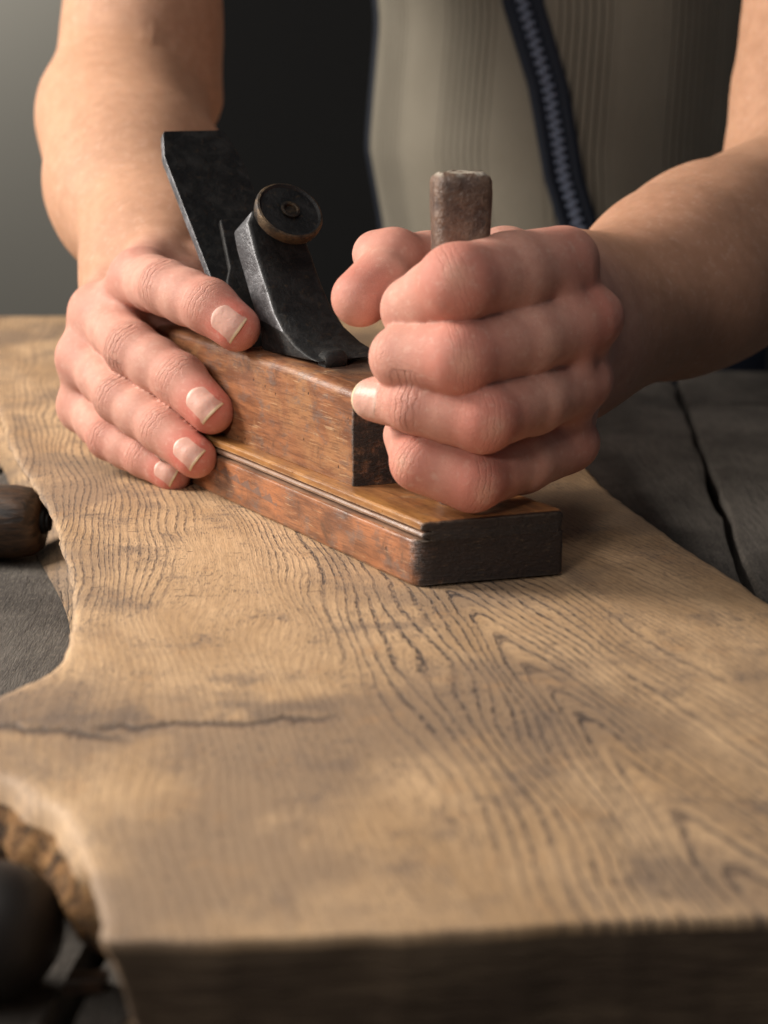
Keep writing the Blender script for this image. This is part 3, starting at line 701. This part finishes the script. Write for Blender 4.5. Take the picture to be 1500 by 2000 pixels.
# relax a little to take out grid stepping
E = np.concatenate([BQ[:, [0, 1]], BQ[:, [1, 2]], BQ[:, [2, 3]], BQ[:, [3, 0]]])
deg = np.bincount(E.ravel(), minlength=len(BV)).astype(float)
for it in range(3):
    s = np.stack([np.bincount(E[:, 0], BV[E[:, 1], k], len(BV)) + np.bincount(E[:, 1], BV[E[:, 0], k], len(BV)) for k in range(3)], 1) / deg[:, None]
    BV = BV + (s - BV) * (.5 if it % 2 == 0 else .4)
me = bpy.data.meshes.new('person')
me.vertices.add(len(BV)); me.vertices.foreach_set('co', (BV * CM).ravel().astype(np.float32))
me.loops.add(len(BQ) * 4); me.loops.foreach_set('vertex_index', BQ.ravel().astype(np.int32))
me.polygons.add(len(BQ)); me.polygons.foreach_set('loop_start', np.arange(0, len(BQ) * 4, 4, dtype=np.int32)); me.polygons.foreach_set('loop_total', np.full(len(BQ), 4, dtype=np.int32))
me.polygons.foreach_set('use_smooth', np.ones(len(BQ), dtype=bool)); me.update(calc_edges=True); me.validate()
red = np.zeros(len(BV)); crease = np.zeros((len(BV), 3)); bestw = np.zeros(len(BV)); pale = np.zeros(len(BV))
for pos, ax, dd, r, ck, rd in joints:
    q = BV - pos; dist = np.linalg.norm(q, axis=1); near = dist < 3 * r
    if not near.any(): continue
    qn = q[near]; s = qn @ ax; t = qn @ np.cross(ax, dd); h = (qn @ dd) / (np.linalg.norm(qn, axis=1) + 1e-6)
    red[near] = np.maximum(red[near], rd * .95 * np.exp(-(dist[near] / (1.3 * r)) ** 2 * .9) * np.clip(h * .5 + .6, .4, 1))
    w = ck * np.clip(1.15 - np.abs(s) / (.62 * r), 0, 1) * np.clip(h * 2.2 - .5, 0, 1) * (dist[near] < 1.8 * r)
    up_ = w > bestw[near]; idn = np.nonzero(near)[0][up_]
    crease[idn] = np.stack([s[up_], w[up_], t[up_]], 1); bestw[idn] = w[up_]
    pale[near] = np.maximum(pale[near], (.35 if rd > .6 else .0) * np.exp(-(np.linalg.norm(qn - dd * r, axis=1) / (.35 * r)) ** 2))
hw = np.clip((74 - BV[:, 1]) / 10, 0, 1); red = np.clip(red + .10 * hw, 0, 1.)
a = me.attributes.new('red', 'FLOAT', 'POINT'); a.data.foreach_set('value', red.astype(np.float32))
a = me.attributes.new('hand', 'FLOAT', 'POINT'); a.data.foreach_set('value', np.clip((np.where(BV[:, 0] > 3, 61., 68.) - BV[:, 1]) / 4, 0, 1).astype(np.float32))
a = me.attributes.new('pale', 'FLOAT', 'POINT'); a.data.foreach_set('value', pale.astype(np.float32))
a = me.attributes.new('crease', 'FLOAT_VECTOR', 'POINT'); a.data.foreach_set('vector', crease.astype(np.float32).ravel())
person = link('person', me, SKIN)
tag(person, 'person in a sleeveless zipped vest leaning over the bench gripping a wooden plane', 'person')
# ---- fingernails laid on the skin surface
def nail(cen, e1, e3, L, W):
    e1 = unit(e1); e3 = np.array(e3, float); e3 = unit(e3 - (e3 @ e1) * e1); e2 = np.cross(e1, e3)
    nu, nv = 19, 23; V = []; tips = []
    G = []
    for j in range(nv):
        v = j / (nv - 1)
        for i in range(nu):
            u = -1 + 2 * i / (nu - 1)
            wv = 1. if v > .3 else (1 - (1 - v / .3) ** 2.4 * .55)
            if v > .8: wv *= 1 - ((v - .8) / .2) ** 2 * .10
            vv = v * L - L / 2 + (-.10 * L * (u * u) if v > .7 else 0) * ((v - .7) / .3 if v > .7 else 0) + (.14 * L * u * u * max(0, 1 - v / .3))
            G.append((cen + e1 * vv + e2 * (u * wv * W / 2), u, v))
    P0 = np.array([g[0] for g in G]); t = np.full(len(P0), 1.6)
    for _ in range(60):                      # march down to the skin
        d = sample(P0 + e3 * t[:, None]); t -= np.clip(d, -.2, .2) * .8
    # limit the fall over the free edge so the plate stays stiff
    T = t.reshape(nv, nu); mid = T[:, nu // 2].copy()
    for j in range(nv):
        if j > nv * .55: T[j] = np.maximum(T[j], T[j - 1] - .030)
    t = T.ravel()
    for (p, u, v), tt_ in zip(G, t):
        lift = .016 - .050 * abs(u) ** 4 - .045 * max(0, 1 - v / .12) + .025 * max(0, (v - .8) / .2)
        V.append(p + e3 * (tt_ + lift)); tips.append(v)
    Fc = [(j * nu + i, j * nu + i + 1, (j + 1) * nu + i + 1, (j + 1) * nu + i) for j in range(nv - 1) for i in range(nu - 1)]
    o = mesh('fingernail', V, Fc, NAIL, person); fixn(o)
    a = o.data.attributes.new('tipness', 'FLOAT', 'POINT'); a.data.foreach_set('value', np.array(tips, dtype=np.float32))
    cvec = np.mean(V, 0) - cen
    nm = np.array(o.data.polygons[len(o.data.polygons) // 2].normal)
    if nm @ e3 < 0: o.data.flip_normals()
    m = o.modifiers.new('s', 'SOLIDIFY'); m.thickness = .0004; m.offset = -1
    return o
def nail_at(tip, dip, px, py, e3, L, W, fwd=None):
    e1 = unit(tip - dip) if fwd is None else unit(fwd)
    r = ray(px, py); k = ((tip - CAM) @ FW - .4) ; cen = CAM + r * k   # the point on the view ray at the finger's depth
    return nail(cen, e1, e3, L, W)
tc = unit(CAM - m_tip)
nail_at(i_tip, Ji[2], 447, 632, unit(tc * .9 + dR * .4), 1.2, 1.12)
nail_at(m_tip, Jm[2], 398, 790, unit(tc * .8 + dR * .5), 1.3, 1.12)
nail_at(r_tip, Jr[2], 368, 884, unit(tc * .8 + dR * .5), 1.15, .98)
nail_at(p_tip, Jp[2], 324, 922, unit(tc * .8 + dR * .5), .95, .80)
rt = fr_[-2][1]; nail_at(rt, fr_[-2][0], 722, 779, unit((-.25, -1, .2)), 1.15, 1.35)
del FIELD

# ---- vest
def vest():
    zz = np.linspace(-22, 34, 60); na = 160; rings = []; U = []
    for z in zz:
        yy = 106.
        # left silhouette read off the picture, at real depth
        kx = [(-22, 0.6), (0, .2), (4.5, -.2), (9.5, -1.1), (13, -.8), (17.5, -.4), (22, -.8), (34, -2.)]
        xl = np.interp(z, [k[0] for k in kx], [k[1] for k in kx]); xr = 25.8 + .03 * z
        cx, rx = (xl + xr) / 2, (xr - xl) / 2; ry = 14.2 + 1.2 * math.exp(-((z - 9) / 9) ** 2)
        r = []
        for j in range(na):
            t = 2 * math.pi * j / na; c_, s_ = math.cos(t), math.sin(t)
            fold = .08 * fbm(j * .05, z * .03, 2, 2) 
            r.append((cx + (rx + fold * .4) * c_, 121.5 + (ry + fold) * s_, z)); 
        rings.append(r)
    return rings, zz
vr, vz = vest(); V, Fc = loft(vr, caps=False); ve = mesh('vest', V, Fc, mat_vest(), person); fixn(ve)
na = 160; ribs = np.array([(13. * 2 * math.pi * (j / na)) for _ in vz for j in range(na)]); 
a = ve.data.attributes.new('rib', 'FLOAT', 'POINT'); a.data.foreach_set('value', ribs.astype(np.float32))
ve['label'] = 'ribbed beige sleeveless vest with a dark zip'
def vest_pt(z, x, out=0.):
    k = np.interp(z, vz, range(len(vz))); i = int(k); r = np.array(vr[min(i, len(vr) - 1)]); r2 = np.array(vr[min(i + 1, len(vr) - 1)]); r = r + (r2 - r) * (k - i)
    fr2 = r[na // 2:]; o_ = np.argsort(fr2[:, 0]); y = np.interp(x, fr2[o_, 0], fr2[o_, 1]); 
    dy = (np.interp(x + .2, fr2[o_, 0], fr2[o_, 1]) - np.interp(x - .2, fr2[o_, 0], fr2[o_, 1])) / .4; n_ = unit((dy, -1, 0))
    return np.array([x, y, z]) + n_ * out, n_
def zx(z): return np.interp(z, [-22, 0, 4.9, 8.2, 13.5, 18.3, 34], [13.2, 12.6, 11.9, 10.8, 9.8, 8.3, 6.2])
rings = []
for z in np.linspace(-20, 33, 120):
    x0 = zx(z); r = []
    for dx_, ot in [(-1.2, -.05), (-1.2, .12), (-.65, .26), (-.58, .10), (.0, .08), (.58, .10), (.65, .26), (1.2, .12), (1.2, -.05)]:
        p, _ = vest_pt(z, x0 + dx_, ot); r.append(p)
    rings.append(r)
V, Fc = loft(rings, close=False)
zp = mesh('zip_tape', V, Fc, mat_plain('navy_tape', (.008, .014, .028), (.006, .009, .017), .8, 3.), ve)
TE = []; TF = []
for k, z in enumerate(np.arange(-20, 33, .52)):
    for sg in (-1, 1):
        zc = z + (.26 if sg > 0 else 0); p, n_ = vest_pt(zc, zx(zc) + sg * .13, .1); s_ = np.cross([0, 0, 1], n_); b0 = len(TE)
        for du, dz, do in [(-.26, -.13, 0), (.26, -.13, 0), (.26, .13, 0), (-.26, .13, 0), (-.22, -.10, .2), (.22, -.10, .2), (.22, .10, .2), (-.22, .10, .2)]:
            TE.append(p + s_ * du + np.array([0, 0, dz]) + n_ * do)
        TF += [tuple(b0 + i for i in f) for f in [(4, 5, 6, 7), (0, 1, 5, 4), (1, 2, 6, 5), (2, 3, 7, 6), (3, 0, 4, 7)]]
tt = mesh('zip_teeth', TE, TF, mat_plain('navy_teeth', (.20, .235, .32), (.13, .16, .23), .35), ve, smooth=False)
# navy binding along the side seam of the vest
rings = []
for z in np.linspace(-20, 33, 80):
    x0 = np.interp(z, vz, [min(p[0] for p in r) for r in vr]); rings.append([(x0 + .08 + .30 * math.cos(t), 120.5 + 1.2 * math.sin(t), z) for t in np.linspace(0, 2 * math.pi, 14, endpoint=False)])
V, Fc = loft(rings); bd = mesh('side_binding', V, Fc, mat_plain('navy_binding', (.006, .010, .02)), ve); fixn(bd)
# dark trousers below the vest
rings = []
for z, k in [(-80, .95), (-50, 1.05), (-24, 1.06), (-14, 1.04), (-4, 1.02), (-1.5, 1.015)]:
    rings.append([(12.9 + 13.3 * k * math.cos(t), 121.5 + 15.4 * k * math.sin(t), z) for t in np.linspace(0, 2 * math.pi, 60, endpoint=False)])
V, Fc = loft(rings); tr = mesh('trousers', V, Fc, mat_plain('dark_navy_denim', (.012, .016, .03), (.02, .026, .045), .8, 2.), person); fixn(tr)

# ------------------------------------------------------------------ small tools on the bench
TW = mat_turned(); BLK = mat_metal('black_iron', (.01, .01, .01), (.03, .03, .03), (.05, .04, .03), .4, .3, .6)
hd = empty('wooden_handle', (-13.5, 61.8, TZ)); tag(hd, 'dark turned wooden tool handle with black end bolt at the left edge of the bench', 'tool handle')
ax = unit((1, -.10, .03)); 
prof = [(0.0, -14), (.9, -13.8), (1.2, -13), (1.25, -10), (1.15, -6), (1.18, -2.4), (1.32, -1.2), (1.38, -.4), (1.36, .2), (1.25, .75), (1.05, 1.05), (.8, 1.15), (0, 1.16)]
V, Fc = lathe(prof, (-.12, 0, 1.42), ax); o = mesh('handle_body', V, Fc, TW, hd); fixn(o); autosmooth(o, 50)
V, Fc = lathe([(0, 1.1), (.42, 1.1), (.46, 1.14), (.46, 1.28), (.38, 1.34), (.34, 1.34), (.34, 1.42), (0, 1.44)], (-.12, 0, 1.42), ax); o = mesh('end_bolt', V, Fc, BLK, hd); fixn(o); autosmooth(o, 40)
kb = empty('tool_knob', (-7.45, 30.4, TZ)); tag(kb, 'dark rounded wooden knob in the blurred near left corner of the bench', 'knob')
prof = [(0.0, -1.25), (.55, -1.2), (.95, -.95), (1.22, -.5), (1.34, 0), (1.28, .45), (1.1, .85), (.85, 1.2), (.75, 1.8), (.8, 2.6), (.95, 4), (1.0, 7), (.9, 10), (0, 10.2)]
V, Fc = lathe(prof, (0, 0, 1.36), unit((-1, .22, .03))); o = mesh('knob_head', V, Fc, mat_plain('blackened_wood', (.035, .026, .02), (.012, .011, .010), .5, .8), kb); fixn(o)
ch = empty('dark_fragment', (-5.75, 30.6, TZ)); tag(ch, 'small dark offcut lying beside the near corner of the oak board', 'fragment')
V, Fc = box(-.45, .35, -.22, .22, 0, .32); o = mesh('fragment_block', [(x + .05 * math.sin(z * 7 + y), y + .12 * x, z) for x, y, z in V], Fc, TW, ch, smooth=False); autosmooth(o, 30, .05, 2)  # small dark block of no certain kind

# ------------------------------------------------------------------ light
def area(name, loc, tgt, size, power, col, sy=None):
    l = bpy.data.lights.new(name, 'AREA'); l.energy = power; l.color = col; l.size = size
    if sy: l.shape = 'RECTANGLE'; l.size_y = sy
    o = bpy.data.objects.new(name, l); C.objects.link(o); o.location = [v * CM for v in loc]
    d = Vector([t - v for t, v in zip(tgt, loc)]); o.rotation_euler = d.to_track_quat('-Z', 'Y').to_euler(); return o
area('key_lamp', (-92, 72, 54), (0, 50, 3), .38, 22, (1., .93, .85))
area('overhead_fill', (-35, -4, 105), (0, 38, 0), .9, 5.2, (1., .95, .9))  # broad fill added to brighten the board, no such source known
l = bpy.data.lights.new('fist_fill_spot', 'SPOT'); l.energy = 7.0; l.spot_size = math.radians(23); l.spot_blend = 1.; l.shadow_soft_size = .05; l.color = (1., .93, .88)  # narrow spot added to lift the fist, not a source in the room
o = bpy.data.objects.new('fist_fill_spot', l); C.objects.link(o); o.location = (-.26, -.10, .27)
o.rotation_euler = Vector((.245, .60, -.225)).to_track_quat('-Z', 'Y').to_euler()
area('wall_fill', (-100, 270, 105), (-85, 330, 50), .6, 13, (1., .98, .93))  # unseen fill added to brighten the wall behind the worker
w = bpy.data.worlds.new('World'); bpy.context.scene.world = w; w.use_nodes = True
w.node_tree.nodes['Background'].inputs[0].default_value = (.75, .85, 1., 1); w.node_tree.nodes['Background'].inputs[1].default_value = .07

# ------------------------------------------------------------------ camera
cam = bpy.data.cameras.new('camera'); co = bpy.data.objects.new('camera', cam); C.objects.link(co)
co.location = (0, 0, H * CM); co.rotation_euler = (math.radians(90 - 14), 0, 0)
cam.sensor_fit = 'VERTICAL'; cam.sensor_height = 36; cam.sensor_width = 36; cam.lens = F / 2000 * 36; cam.clip_start = .01; cam.clip_end = 100
cam.dof.use_dof = True; cam.dof.focus_distance = .545; cam.dof.aperture_fstop = 13
sc = bpy.context.scene; sc.camera = co
sc.view_settings.view_transform = 'Standard'; sc.view_settings.look = 'None'; sc.view_settings.exposure = 0; sc.view_settings.gamma = 1
sc.view_settings.use_curve_mapping = False
sc.cycles.max_bounces = 6
